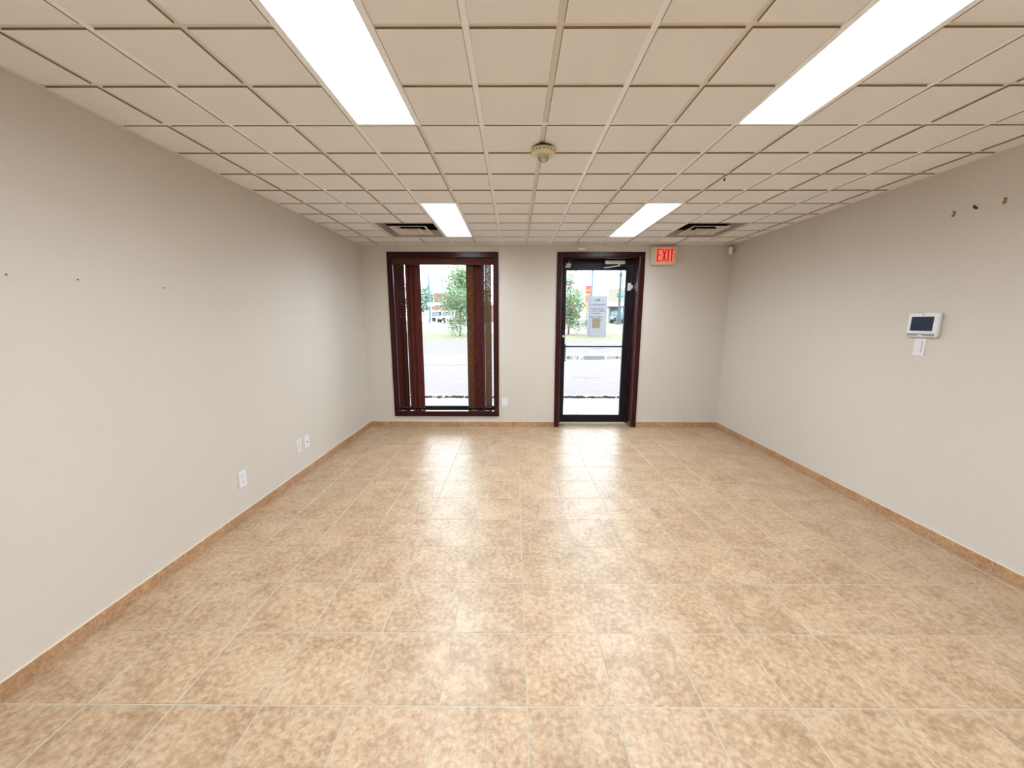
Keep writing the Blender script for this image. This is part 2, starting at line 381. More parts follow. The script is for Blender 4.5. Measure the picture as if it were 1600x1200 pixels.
# ------------------------------------------------------------------ window
win = struct('window_1', loc=((WX0 + WX1)/2, D, WZ0))
def casing(parent, x0, x1, z0, z1, wd, bottom=True, th=.018, side_z0=None):
    yb, yf = D, D - th
    def piece(p4, nm='casing'):
        mb = MB().prism([(p[0], yb, p[1]) for p in p4], (0, -th, 0)); part(nm, mb, 'wood', parent, .004)
    piece([(x0, z1), (x1, z1), (x1 - wd, z1 - wd), (x0 + wd, z1 - wd)])
    zb = z0 + wd if bottom else z0
    piece([(x0, z0), (x0, z1), (x0 + wd, z1 - wd), (x0 + wd, zb)]); piece([(x1, z0), (x1, z1), (x1 - wd, z1 - wd), (x1 - wd, zb)])
    if bottom: piece([(x0, z0), (x1, z0), (x1 - wd, z0 + wd), (x0 + wd, z0 + wd)])
casing(win, -1.592, -.195, .148, 2.256, .068)
jb = MB(); WB = 5.015
jb.box(WX0 - .001, WX0 + .012, D, WB, WZ0, WZ1); part('jamb', jb, 'jamb', win)
part('jamb', MB().box(WX1 - .012, WX1 + .001, D, WB, WZ0, WZ1), 'jamb', win)
part('head_jamb', MB().box(WX0 + .012, WX1 - .012, D, WB, WZ1 - .012, WZ1), 'wood', win)
M['sill'] = mat('glossy_dark_sill', rgb(60, 16, 18), .12, noise=.2, coat=1)
part('window_sill', MB().box(WX0 + .012, WX1 - .012, D - .004, WB, WZ0 - .002, WZ0 + .010), 'sill', win, .002)
fr = MB(); x0, x1, z0, z1, fwid = WX0, WX1, WZ0 + .008, WZ1, .018
fr.box(x0, x0 + fwid, WB, WB + .06, z0, z1); fr.box(x1 - fwid, x1, WB, WB + .06, z0, z1)
fr.box(x0 + fwid, x1 - fwid, WB, WB + .06, z0, z0 + .034); fr.box(x0 + fwid, x1 - fwid, WB, WB + .06, z1 - fwid, z1)
part('window_frame', fr, 'black', win)
part('glass_pane', MB().box(x0 + fwid, x1 - fwid, WB + .028, WB + .034, z0 + .034, z1 - fwid), 'glass', win)
part('outer_sill', MB().box(x0, x1, WB + .06, WALL_OUT + .05, WZ0 - .02, WZ0 + .02), 'fascia', win)
# vertical blind
blind = thing('vertical_blind', (-.89, 4.93, WZ1 - .012), 'brown woven vertical blind drawn open to both sides of the window', 'blind')
part('valance', MB().box(-1.553, -.256, 4.868, 4.874, 2.103, 2.198), 'valance', blind, .001)
part('head_rail', MB().box(-1.555, -.25, 4.915, 4.955, 2.165, 2.199), 'black', blind, .003)
ZB = .232; VW = .089
def vane(x, y, ang, m):
    n = 5; b = MB(); L = 2.165 - ZB; th = .0012
    pts = []
    for i in range(n):
        u = (i/(n - 1) - .5); pts.append((u*VW, .006*(1 - 4*u*u)))
    prof = pts + [(p[0], p[1] + th) for p in reversed(pts)]
    b.prism([(p[0], p[1], 0) for p in prof], (0, 0, L))
    o = part('vane', b, m, blind, local=True); o.location = Vector((x, y, ZB)) - blind.location; o.rotation_euler.z = math.radians(ang)
    h = part('hem', MB().box(-VW/2, VW/2, -.0006, .0085, 0, .024), m, o, local=True)
    k = part('hanger', MB().box(-.012, .012, .004, .008, L - .004, L + .02), 'silver', o, local=True)
for x, y, a, m in [(-1.497, 4.945, 26, 'vane_dark'), (-1.44, 4.965, -40, 'vane_sheer'), (-1.428, 4.93, 86, 'vane_dark'), (-1.355, 4.945, 24, 'vane_dark'), (-1.305, 4.952, 30, 'vane_dark'), (-1.249, 4.945, 12, 'vane_dark'),
                   (-.572, 4.945, -8, 'vane_gold'), (-.49, 4.952, 14, 'vane_dark'), (-.443, 4.945, 18, 'vane_dark'), (-.392, 4.95, 80, 'vane_gold'), (-.335, 4.945, 16, 'vane_sheer')]:
    vane(x, y, a, m)
for x0_, x1_ in ((-1.535, -1.21), (-.61, -.30)): part('bead_chain', MB().path([(x0_, 4.95, ZB + .012), ((x0_ + x1_)/2, 4.95, ZB + .004), (x1_, 4.95, ZB + .012)], .0015, 6), 'white', blind)
# ------------------------------------------------------------------ door
door = struct('door_1', loc=((DX0 + DX1)/2, D, 0))
casing(door, .541, 1.638, 0, 2.256, .06, bottom=False)
DB = 5.03
part('jamb', MB().box(DX0 - .001, DX0 + .012, D, DB, 0, DZ1), 'jamb', door)
part('jamb', MB().box(DX1 - .012, DX1 + .001, D, DB, 0, DZ1), 'jamb', door)
part('head_jamb', MB().box(DX0 + .012, DX1 - .012, D, DB, DZ1 - .012, DZ1), 'wood', door)
f = MB(); f.box(DX0 + .002, .645, DB, DB + .1, 0, DZ1 - .002); f.box(1.545, DX1 - .002, DB, DB + .1, 0, DZ1 - .002); f.box(.645, 1.545, DB, DB + .1, 2.12, DZ1 - .002)
part('door_frame', f, 'bronze', door, .002)
part('threshold', MB().box(DX0 + .002, DX1 - .002, DB - .002, DB + .12, -.02, .008), 'silver', door, .002)
LY0, LY1 = 5.05, 5.09
lf = MB(); lx0, lx1, lz0, lz1 = .648, 1.542, .014, 2.117
lf.box(lx0, .690, LY0, LY1, lz0, lz1); lf.box(1.470, lx1, LY0, LY1, lz0, lz1); lf.box(.690, 1.470, LY0, LY1, lz0, .118); lf.box(.690, 1.470, LY0, LY1, 2.062, lz1)
leaf = part('door_leaf', lf, 'bronze', door, .002)
part('glass_pane', MB().box(.690, 1.470, 5.066, 5.072, .118, 2.062), 'glass', leaf)
pb = MB().tube((.665, 4.995, 1.071), (1.515, 4.995, 1.071), .009, n=12); pb.tube((.668, 4.995, 1.071), (.668, 5.05, 1.071), .008); pb.tube((1.510, 4.995, 1.071), (1.510, 5.05, 1.071), .008)
part('push_bar', pb, 'black', leaf, smooth=True)
ph = MB().box(.697, .716, 5.125, 5.15, .86, 1.095); ph.box(.672, .716, 5.09, 5.15, .862, .884); ph.box(.672, .716, 5.09, 5.15, 1.07, 1.093)
part('pull_handle', ph, 'grey', leaf, .003)
part('lock_cylinder', MB().lathe([(.016, 0), (.016, -.008), (.011, -.012), (.011, -.016)], (.667, LY0, 1.205), axis='y'), 'white', leaf, smooth=True)
clo = thing('door_closer', (1.30, 5.03, 2.165), 'silver door closer with folded arm above the glass door', 'door closer')
part('closer_body', MB().box(1.178, 1.432, 4.982, 5.029, 2.132, 2.178), 'silver', clo, .004)
part('closer_end_cap', MB().box(1.150, 1.177, 4.986, 5.029, 2.136, 2.174), 'black', clo, .003)
part('spindle', MB().lathe([(.014, 0), (.014, -.016), (.010, -.02)], (1.355, 4.998, 2.134)), 'silver', clo, smooth=True)
part('closer_arm', MB().prism([(1.372, 4.992, 2.121), (1.372, 5.002, 2.121), (1.165, 5.045, 2.094), (1.165, 5.035, 2.094)], (0, 0, -.010)), 'silver', clo, .001)
part('arm_shoe', MB().box(1.138, 1.172, 5.030, 5.049, 2.072, 2.094), 'black', clo, .002)
part('spindle_cap', MB().tube((1.338, 5.0, 2.178), (1.338, 5.0, 2.19), .004), 'silver', clo)
mc = thing('door_contact', (.705, 5.02, 2.12), 'small white magnetic contact with a looped wire at the top left of the door', 'sensor')
part('contact_body', MB().box(.676, .742, 5.008, 5.029, 2.121, 2.142), 'white', mc, .003)
part('magnet', MB().box(.671, .738, 5.022, 5.049, 2.094, 2.115), 'white', mc, .003)
part('wire', MB().path([(.712, 5.015, 2.142), (.713, 5.01, 2.165), (.722, 5.0, 2.182), (.742, 4.99, 2.187)], .0025, 6), 'white', mc)
s2 = thing('door_sensor', (1.51, 5.045, 1.80), 'white two-piece sensor box high on the right stile of the door', 'sensor')
part('sensor_body', MB().box(1.493, 1.535, 5.022, 5.049, 1.802, 1.900), 'white', s2, .004)
part('sensor_magnet', MB().box(1.5365, 1.556, 5.016, 5.029, 1.826, 1.872), 'white', s2, .003)
# ------------------------------------------------------------------ ceiling lights
LN = {(-2, -4): 'narrow fluorescent ceiling light cut by the upper edge of the photo, left one', (4, -4): 'narrow fluorescent ceiling light cut by the upper edge of the photo, right one',
      (-2, 4): 'narrow fluorescent ceiling light nearest the window, beside the left air vent', (4, 4): 'narrow fluorescent ceiling light above the door, left of the right air vent'}
for c_ in LIGHT_COLS:
    for r_ in LIGHT_ROWS:
        lab = LN.get((c_, r_), 'added unseen ceiling light for fill in the rear half of the room, %s row, %s one' % ('rearmost' if r_ == -20 else 'second', 'left' if c_ < 0 else 'right'))
        x0, x1 = cx(c_), cx(c_ + 1); y0, y1 = cy(r_) - GAP, cy(r_ + 4)
        t = thing('ceiling_light', ((x0 + x1)/2, (y0 + y1)/2, CEIL + .12), lab, 'ceiling light', 'recessed ceiling lights')
        h = MB(); a, bb, c0, d0 = x0 + .010, x1 - .010, y0 + .02, y1 - .012
        h.box(a, bb, c0, d0, CEIL + .10, CEIL + .12)
        for q in ((a, a + .004, c0, d0), (bb - .004, bb, c0, d0), (a, bb, c0, c0 + .004), (a, bb, d0 - .004, d0)): h.box(*q, CEIL + .012, CEIL + .10)
        part('housing', h, 'tee', t)
        g = MB(); e = .008
        X0, X1, Y0, Y1 = x0 - .009, x1 + .009, y0 + .002, y1 - .002
        I0, I1, J0, J1 = x0 + .016, x1 - .016, y0 + .026, y1 - .018
        g.box(X0, I0, Y0, Y1, CEIL + .001, CEIL + .006); g.box(I1, X1, Y0, Y1, CEIL + .001, CEIL + .006)
        g.box(I0, I1, Y0, J0, CEIL + .001, CEIL + .006); g.box(I0, I1, J1, Y1, CEIL + .001, CEIL + .006)
        part('frame', g, 'tee', t)
        part('diffuser', MB().box(a + .006, bb - .006, c0 + .005, d0 - .005, CEIL + .012, CEIL + .015), 'lamp', t)
# ------------------------------------------------------------------ air vents
for (c_, r_), lab in zip(VENTS, ('square louvred ceiling vent by the left light near the window', 'square louvred ceiling vent above the exit sign')):
    x0, x1, y0, y1 = cx(c_) + .012, cx(c_ + 2) - .012, cy(r_), cy(r_ + 2) - GAP
    mx, my = (x0 + x1)/2, (y0 + y1)/2
    t = thing('ceiling_vent', (mx, my, CEIL + .25), lab, 'air vent', 'ceiling air vents')
    g = MB(); h = .245; W2 = (x1 - x0)/2; H2 = (y1 - y0)/2; hh = .284
    def ring(mb, a0, z0, a1, z1, th=.0015):
        for i in range(4):
            ang = [(-1, -1), (1, -1), (1, 1), (-1, 1)]; p = ang[i]; q = ang[(i + 1) % 4]
            P = [(mx + p[0]*a0, my + p[1]*a0, z0), (mx + q[0]*a0, my + q[1]*a0, z0), (mx + q[0]*a1, my + q[1]*a1, z1), (mx + p[0]*a1, my + p[1]*a1, z1)]
            mb.prism(P, (0, 0, th))
    fp = MB(); fp.box(mx - W2, mx - hh, my - H2, my + H2, CEIL, CEIL + .004); fp.box(mx + hh, mx + W2, my - H2, my + H2, CEIL, CEIL + .004)
    fp.box(mx - hh, mx + hh, my - H2, my - hh, CEIL, CEIL + .004); fp.box(mx - hh, mx + hh, my + hh, my + H2, CEIL, CEIL + .004)
    part('frame_plate', fp, 'ventwhite', t)
    for a0, a1, zl in ((.188, .130, -.002), (.118, .068, -.011)):
        g = MB(); ring(g, a0 - .02, CEIL + zl, a1, CEIL + zl + .04); ring(g, a0, CEIL + zl, a0 - .02, CEIL + zl); part('louvre_ring', g, 'ventwhite', t)
        g = MB(); ring(g, a0 - .021, CEIL + zl + .002, a1 - .001, CEIL + zl + .042); part('ring_shade_backing', g, 'duct_and_shade', t)  # dark layer stands in for shade on the white rings' upper sides
    g = MB()
    for sx, sy in ((1, 0), (-1, 0), (0, 1), (0, -1)):
        if sx: g.box(*sorted((mx + sx*hh, mx + sx*(hh + .002))), my - hh, my + hh, CEIL + .001, CEIL + .07)
        else: g.box(mx - hh, mx + hh, *sorted((my + sy*hh, my + sy*(hh + .002))), CEIL + .001, CEIL + .07)
    part('throat', g, 'ventwhite', t)
    part('centre_plate', MB().box(mx - .056, mx + .056, my - .056, my + .056, CEIL - .0195, CEIL - .0175), 'ventwhite', t)
    dk = MB(); dk.box(mx - W2, mx + W2, my - H2, my + H2, CEIL + .20, CEIL + .21)
    for q in ((mx - W2, mx - W2 + .004, my - H2, my + H2), (mx + W2 - .004, mx + W2, my - H2, my + H2), (mx - W2, mx + W2, my - H2, my - H2 + .004), (mx - W2, mx + W2, my + H2 - .004, my + H2)): dk.box(*q, CEIL + .006, CEIL + .20)
    part('duct_box', dk, 'duct_and_shade', t)
# ------------------------------------------------------------------ things on the ceiling
sm = thing('smoke_detector', (.158, 2.215, CEIL), 'round cream smoke detector with clear domed lens on the ceiling', 'smoke detector')
part('mounting_base', MB().lathe([(.050, .0), (.054, -.002), (.054, -.010), (.048, -.012)], (.158, 2.215, CEIL)), 'iron', sm, smooth=True)
part('body', MB().lathe([(.052, -.010), (.064, -.013), (.066, -.022), (.066, -.034), (.060, -.040), (.034, -.044)], (.158, 2.215, CEIL), n=36), 'cream', sm, smooth=True)
vt = MB()
for i in range(20):
    a = 2*PI*i/20; r0, r1 = .0655, .0670; p = Vector((.158 + r0*math.cos(a), 2.215 + r0*math.sin(a), CEIL - .031))
    vt.tube(p, p + Vector((.0012*math.cos(a), .0012*math.sin(a), .007)), .0022, n=6)
part('air_slots', vt, 'slot', sm)
part('lens', MB().lathe([(.030, -.043), (.030, -.058), (.024, -.068), (.010, -.073)], (.160, 2.212, CEIL)), 'lens', sm, smooth=True)
part('strobe_bulb', MB().lathe([(.008, -.046), (.008, -.060), (.004, -.064)], (.160, 2.212, CEIL), n=14), 'white', sm, smooth=True)
hk = thing('ceiling_clip', (1.369, 2.612, CEIL), 'tiny grey metal clip hanging from the ceiling grid', 'clip')
part('clip_plate', MB().box(1.357, 1.381, 2.606, 2.618, CEIL - .003, CEIL + .001), 'grey', hk, .001)
part('clip_stem', MB().path([(1.369, 2.612, CEIL - .003), (1.367, 2.612, CEIL - .017), (1.364, 2.608, CEIL - .024)], .0035, 8), 'silver', hk)
part('clip_tip', MB().lathe([(.003, 0), (.006, -.003), (.006, -.010), (.003, -.013)], (1.364, 2.608, CEIL - .022), n=12), 'iron', hk, smooth=True)
# ------------------------------------------------------------------ exit sign
EX0, EX1, EZ0, EZ1 = 1.702, 2.014, 2.094, 2.316; EF = D - .052
es = thing('exit_sign', (1.858, D, 2.1), 'beige lit sign with red letters EXIT, right of the door', 'sign')
part('housing', MB().box(EX0, EX1, EF, D - .001, EZ0, EZ1), 'beige', es, .009, seg=3, smooth=True)
def fx(u): return EX0 + (EX1 - EX0)*(u - 110)/1200
def fz(v): return EZ1 - (EZ1 - EZ0)*(v - 120)/870
part('lit_face', MB().box(fx(318), fx(1165), EF - .0015, EF + .001, fz(865), fz(205)), 'exit_glow', es, .001)
sk = 0
L_ = {'E': [[(350, 240), (412, 240), (412, 825), (350, 825)], [(412, 240), (545, 240), (545, 292), (412, 292)], [(412, 500), (525, 500), (525, 550), (412, 550)], [(412, 772), (545, 772), (545, 825), (412, 825)]],
      'X': [[(590, 240), (652, 240), (800, 825), (738, 825)], [(748, 240), (810, 240), (652, 825), (590, 825)]],
      'I': [[(852, 240), (915, 240), (915, 825), (852, 825)]],
      'T': [[(962, 240), (1145, 240), (1145, 295), (962, 295)], [(1022, 295), (1085, 295), (1085, 825), (1022, 825)]]}
for ch_, ps in L_.items():
    mb = MB()
    for j, p in enumerate(ps): mb.prism([(fx(u), EF - .0015 - .0002*j, fz(v)) for u, v in p], (0, -.0025, 0))
    part('letter', mb, 'exit_red', es)
part('test_button', MB().tube((fx(1150), EF, fz(900)), (fx(1150), EF - .004, fz(900)), .0035), 'slot', es)
# ------------------------------------------------------------------ wall devices
md = thing('motion_detector', (2.675, 4.80, 2.22), 'small white motion detector high in the right corner of the room', 'sensor')
mb = MB().box(-.031, .031, -.022, .022, 0, .088); o = part('body', mb, 'white', md, .006, local=True); o.rotation_euler.z = math.radians(38)
o2 = part('lens', MB().box(-.022, .022, -.026, -.0225, .012, .05), 'beige', o, .001, local=True)
part('bracket', MB().box(2.69, 2.724, 4.815, 4.852, 2.25, 2.29), 'iron', md, .002)
tsn = thing('wall_sensor', (.845, D, 2.272), 'small white box on the wall directly above the door casing', 'sensor')
part('sensor_cover', MB().box(.802, .888, D - .022, D - .001, 2.273, 2.304), 'bright_white', tsn, .004)
part('sensor_seam', MB().box(.873, .8745, D - .0228, D - .0215, 2.276, 2.301), 'slot', tsn)
def plate(name, frame, label, cat, kind, group=None):
    """frame: origin, u (along wall), n (into the room)"""
    o, u, n = frame; u = Vector(u); n = Vector(n); z = Vector((0, 0, 1)); o = Vector(o)
    t = thing(name, o, label, cat, group)
    def bx(u0, u1, z0, z1, d0, d1):
        mb = MB(); P = [o + u*a + z*b_ + n*d_ for d_ in (d0, d1) for b_ in (z0, z1) for a in (u0, u1)]
        mb.v = [tuple(p) for p in P]; mb.f = [(0, 2, 3, 1), (4, 5, 7, 6), (0, 1, 5, 4), (2, 6, 7, 3), (0, 4, 6, 2), (1, 3, 7, 5)]; return mb
    part('cover_plate', bx(-.036, .036, -.0585, .0585, 0, .006), 'white', t, .002)
    if kind == 'duplex':
        for zc in (-.022, .022):
            r = part('receptacle', bx(-.017, .017, zc - .015, zc + .015, .006, .0085), 'white', t, .002)
            for a in (-.0065, .0065): part('slot', bx(a - .0018, a + .0018, zc - .002, zc + .009, .0085, .0089), 'slot', r)
            part('ground_slot', bx(-.003, .003, zc - .011, zc - .006, .0085, .0089), 'slot', r)
        part('screw', bx(-.002, .002, -.002, .002, .006, .0075), 'slot', t)
    if kind == 'data':
        part('jack', bx(-.010, -.001, -.006, .006, .006, .0085), 'slot', t); part('jack', bx(.004, .013, -.006, .006, .006, .0085), 'slot', t)
        for zc in (-.045, .045): part('screw', bx(-.0025, .0025, zc - .0025, zc + .0025, .006, .0075), 'slot', t)
    if kind == 'rocker':
        part('rocker', bx(-.0165, .0165, -.033, .033, .006, .0105), 'white', t, .002)
        part('rocker_gap', bx(-.0175, .0175, -.034, .034, .0058, .0066), 'slot', t)
    if kind == 'cover':
        part('insert', bx(-.0165, .0165, -.033, .033, .006, .009), 'white', t, .002)
        for zc in (-.047, .047): part('screw', bx(-.0025, .0025, zc - .0025, zc + .0025, .006, .0075), 'slot', t)
    return t
plate('wall_outlet', ((XL, 2.479, .305), (0, 1, 0), (1, 0, 0)), 'white duplex outlet on the left wall, alone and nearest the viewer', 'outlet', 'duplex', 'left wall outlet plates')
plate('wall_outlet', ((XL, 3.182, .304), (0, 1, 0), (1, 0, 0)), 'white duplex outlet on the left wall, nearer one of the close pair', 'outlet', 'duplex', 'left wall outlet plates')
plate('data_jack_plate', ((XL, 3.312, .300), (0, 1, 0), (1, 0, 0)), 'white plate with two small jacks on the left wall, farther one of the close pair', 'outlet', 'data', 'left wall outlet plates')
plate('wall_plate', ((-.120, D, .342), (1, 0, 0), (0, -1, 0)), 'white cover plate low on the wall just right of the window', 'outlet', 'cover')
plate('light_switch', ((XR, 2.515, 1.243), (0, 1, 0), (-1, 0, 0)), 'white rocker light switch directly below the alarm panel', 'switch', 'rocker')
ap = thing('alarm_panel', (XR, 2.504, 1.31), 'white touchscreen alarm panel mounted on the right wall', 'alarm panel')
P0, P1, Q0, Q1 = 2.409, 2.599, 1.308, 1.468     # y range, z range
def pb_(y0, y1, z0, z1, d0, d1): return MB().box(XR - d1, XR - d0, y0, y1, z0, z1)
part('housing', pb_(P0, P1, Q0, Q1, .0, .028), 'white', ap, .010, smooth=True, seg=4)
W1, H1 = P1 - P0, Q1 - Q0
def py(u): return P1 - W1*u    # u from the photo's left edge
def pz(v): return Q1 - H1*v
part('screen', pb_(py(.86), py(.14), pz(.74), pz(.16), .027, .0290), 'screen', ap, .0005)
part('speaker_strip', pb_(py(.95), py(.06), pz(.94), pz(.85), .027, .0288), 'grey', ap, .0005)
part('camera_lens', MB().lathe([(.0035, 0), (.0035, -.0015)], (XR - .0278, py(.5), pz(.075)), n=16, axis='x'), 'black', ap)
part('button', pb_(py(.56), py(.44), pz(.955), pz(.90), .0285, .030), 'white', ap, .0005)
# wall hooks, nails
def hook(y, z, m, label, ang):
    t = thing('picture_hook', (XR, y, z), label, 'hook', 'old picture hooks on the right wall')
    a = part('plate', MB().box(-.0025, -.0003, -.006, .006, -.014, .014), m, t, .0008, local=True); a.rotation_euler.x = ang
    b_ = part('hook_bend', MB().path([(-.002, 0, -.014), (-.008, 0, -.018), (-.012, 0, -.012), (-.011, 0, -.006)], .0022, 6), m, t, local=True); b_.rotation_euler.x = ang
    c_ = part('nail', MB().path([(0, 0, .008), (-.009, 0, .014)], .0018, 6), 'iron', t, local=True)
hook(2.461, 2.069, 'brass', 'small brass picture hook on the right wall, left of the dark hook', .0)
hook(2.355, 2.076, 'iron', 'dark tilted picture hook on the right wall, between two brass hooks', -.9)
hook(2.218, 2.074, 'brass', 'small brass picture hook on the right wall, right of the dark hook', .0)
for y, z, lab in ((1.448, 1.584, 'small dark nail in the left wall, nearest the viewer'), (1.684, 1.590, 'small dark nail in the left wall, middle one of three'), (2.089, 1.588, 'small dark nail in the left wall, nearest the window')):
    t = thing('wall_nail', (XL, y, z), lab, 'nail', 'nails in the left wall')
    part('nail_shank', MB().tube((XL - .005, y, z), (XL + .005, y, z - .0005), .0014), 'iron', t)
    part('nail_head', MB().lathe([(.0028, 0), (.0028, .0016), (.0015, .002)], (XL + .0045, y, z), n=12, axis='x'), 'iron', t)
# ------------------------------------------------------------------ outdoors: ground
def gz(y):
    P = [(5, -.05), (16.6, -.06), (20, .36), (30, .457), (50, .865), (58, 1.0), (90, 1.15), (400, 1.3)]
    for (a, za), (b_, zb) in zip(P[:-1], P[1:]):
        if y <= b_: return za + (zb - za)*(y - a)/(b_ - a)
    return P[-1][1]
def strip(name, y0, y1, m, x0=-60, x1=60, dz=0, th=.1, n=1, kind='structure'):
    ys = sorted(set([y0, y1] + [y for y in (16.6, 20, 30, 50, 58, 90) if y0 < y < y1]))
    mb = MB()
    for a, b_ in zip(ys[:-1], ys[1:]): mb.prism([(x0, a, gz(a) + dz), (x0, b_, gz(b_) + dz), (x0, b_, gz(b_) + dz - th), (x0, a, gz(a) + dz - th)], (x1 - x0, 0, 0))
    return struct(name, mb, m)
sw = struct('sidewalk')
for i in range(-6, 8):
    x0 = 1.02 + i*1.5; part('concrete_slab', MB().box(x0 + .005, x0 + 1.495, WALL_OUT + .002, 6.44, -.12, -.045), 'concrete', sw, .004)
part('slab_joint_bed', MB().box(-8, 12, WALL_OUT + .002, 6.44, -.13, -.058), 'debris', sw)
strip('gutter', 6.44, 7.03, 'gravelly', -20, 20)
strip('curb', 7.03, 7.20, 'yellow', -20, 20, dz=.012)
dbm = MB(); random.seed(3)
for i in range(900):
    x = random.uniform(-7, 8); y = 7.02 + random.gauss(0, .018); s_ = random.uniform(.012, .034)
    if random.random() < .35 + .3*math.sin(x*3): continue
    dbm.box(x - s_, x + s_, y - s_*.6, y + s_*.6, -.052, -.05 + s_*1.1)
tag(struct('leaf_litter', dbm, 'debris'), 'dark leaf litter collected along the worn yellow curb', 'debris', kind='stuff')
lot = strip('parking_lot', 7.20, 20, 'asphalt')
strip('grass_verge', 20, 30, 'grass'); strip('road', 30, 50, 'road'); strip('far_grass', 50, 58, 'grass', -60, 14.0); strip('far_grass', 50, 62, 'grass', 14.0, 60, dz=.001); strip('far_ground', 58, 400, 'road', -200, 200, dz=-.003)
def crack(y, x0, x1, wd):
    mb = MB(); n = 24; pts = []
    for i in range(n + 1):
        t = i/n; pts.append((x0 + (x1 - x0)*t, y + .10*math.sin(t*9) + random.uniform(-.05, .05), gz(y) + .002))
    for p, q in zip(pts[:-1], pts[1:]):
        w0 = wd*random.uniform(.4, 1); mb.prism([(p[0], p[1] - w0, p[2]), (q[0], q[1] - w0, q[2]), (q[0], q[1] + w0, q[2]), (p[0], p[1] + w0, p[2])], (0, 0, .002))
    part('pavement_crack', mb, 'crack', lot)
crack(12.3, -3.1, -1.3, .03); crack(14.0, 1.5, 3.0, .03) if False else None
crack(9.6, 1.55, 2.2, .02); crack(17.9, 3.0, 4.9, .04)
# puddle
mb = MB(); pts = []
for i in range(40):
    a = 2*PI*i/40; rr = 1 + .12*math.sin(3*a + 1) + .07*math.sin(7*a)
    pts.append((3.1 + 2.0*rr*math.cos(a), 15.0 + .75*rr*math.sin(a), gz(15) + .001))
mb.prism(pts, (0, 0, .003))
top('puddle', mb, 'water', (3.1, 15, gz(15)), 'shallow rain puddle on the asphalt outside the door', 'puddle')
# ------------------------------------------------------------------ trees
def tree(name, x, y, h, rx, rz, zc, nleaf, ls, lm, label, group, berries=0, droop=None, trunk_r=.07, seed=1):
    rnd = random.Random(seed); g = gz(y)
    t = thing(name, (x, y, g), label, 'tree', group)
    tr = MB(); top_ = Vector((x + .1, y, g + zc)); tr.tube((x, y, g - .05), (x + .05, y, g + zc*.5), trunk_r, trunk_r*.8); tr.tube((x + .05, y, g + zc*.5), top_ + Vector((0, 0, rz*.6)), trunk_r*.8, trunk_r*.2)
    part('trunk', tr, 'bark', t)
    cl = []
    for i in range(46):
        a = rnd.uniform(0, 2*PI); ph = math.acos(rnd.uniform(-1, 1)); r = rnd.uniform(.45, 1)
        cl.append(Vector((x + rx*r*math.sin(ph)*math.cos(a), y + rx*r*math.sin(ph)*math.sin(a), g + zc + rz*r*math.cos(ph))))
    for d in (droop or []): cl.append(Vector(d))
    br = MB()
    for c_ in cl:
        s0 = Vector((x + .05, y, max(g + .9, min(c_.z - .3, g + zc + rz*.4)))); mid = (s0 + c_)/2 + Vector((0, 0, .15))
        br.tube(s0, mid, trunk_r*.3, trunk_r*.2, n=5); br.tube(mid, c_, trunk_r*.2, trunk_r*.08, n=5)
    part('branches', br, 'bark', t)
    lf_ = MB(); bb_ = MB()
    for i in range(nleaf):
        c_ = cl[rnd.randrange(len(cl))]; s_ = rx*.2; p = c_ + Vector((rnd.gauss(0, s_), rnd.gauss(0, s_), rnd.gauss(0, s_*.9)))
        u = Vector((rnd.gauss(0, 1), rnd.gauss(0, 1), rnd.gauss(0, .6))).normalized(); v = u.orthogonal().normalized(); k = ls*rnd.uniform(.6, 1.2)
        lf_.poly([p - u*k, p + v*k*.45, p + u*k, p - v*k*.45])
    tag(part('foliage', lf_, lm, t), kind='stuff')
    if berries:
        for i in range(berries):
            c_ = cl[rnd.randrange(len(cl))]; p = c_ + Vector((rnd.gauss(0, .2), rnd.gauss(0, .2) - .3, rnd.gauss(0, .2)))
            for j in range(4):
                q = p + Vector((rnd.gauss(0, .05), rnd.gauss(0, .05), rnd.gauss(0, .05))); bb_.box(q.x - .03, q.x + .03, q.y - .03, q.y + .03, q.z - .03, q.z + .03)
        tag(part('berries', bb_, 'berry', t), kind='stuff')
tree('leafy_tree', -3.55, 24.8, 4.6, 1.6, 1.75, 2.75, 8500, .085, 'leaf', 'pale green leafy tree outside the window, on the grass verge', 'trees on the verge', droop=[(-3.9, 24.3, 1.1), (-3.75, 24.3, .95), (-4.1, 24.4, 1.3), (-2.4, 24.6, 1.5), (-2.2, 24.6, 1.9), (-3.0, 24.3, 1.3)], seed=5)
tree('rowan_tree', 3.85, 26.5, 4.8, 1.25, 2.0, 2.6, 7500, .085, 'leaf', 'tree with orange red berries outside the door, left of the grey pylon sign', 'trees on the verge', berries=60, droop=[(3.9, 26, 1.2), (4.4, 26, 1.0), (4.9, 26, 1.2)], seed=9)
for i, (x, y, rx, rz, zc, lab) in enumerate([(-23.5, 92, 4.2, 4.0, 5.2, 'far green tree behind the cars, left of the brick building'), (-13.5, 99, 4.2, 4.0, 7.0, 'far green tree rising behind the roof of the brick building'), (0.8, 88, 3.0, 3.6, 4.3, 'far green tree beyond the right end of the brick building'), (9.5, 92, 3.6, 3.0, 3.9, 'far green tree seen through the door, left of the red sign')]):
    tree('background_tree', x, y, 9, rx, rz, zc, 1600, .42, 'leaf_teal', lab, 'far background trees', trunk_r=.2, seed=20 + i)
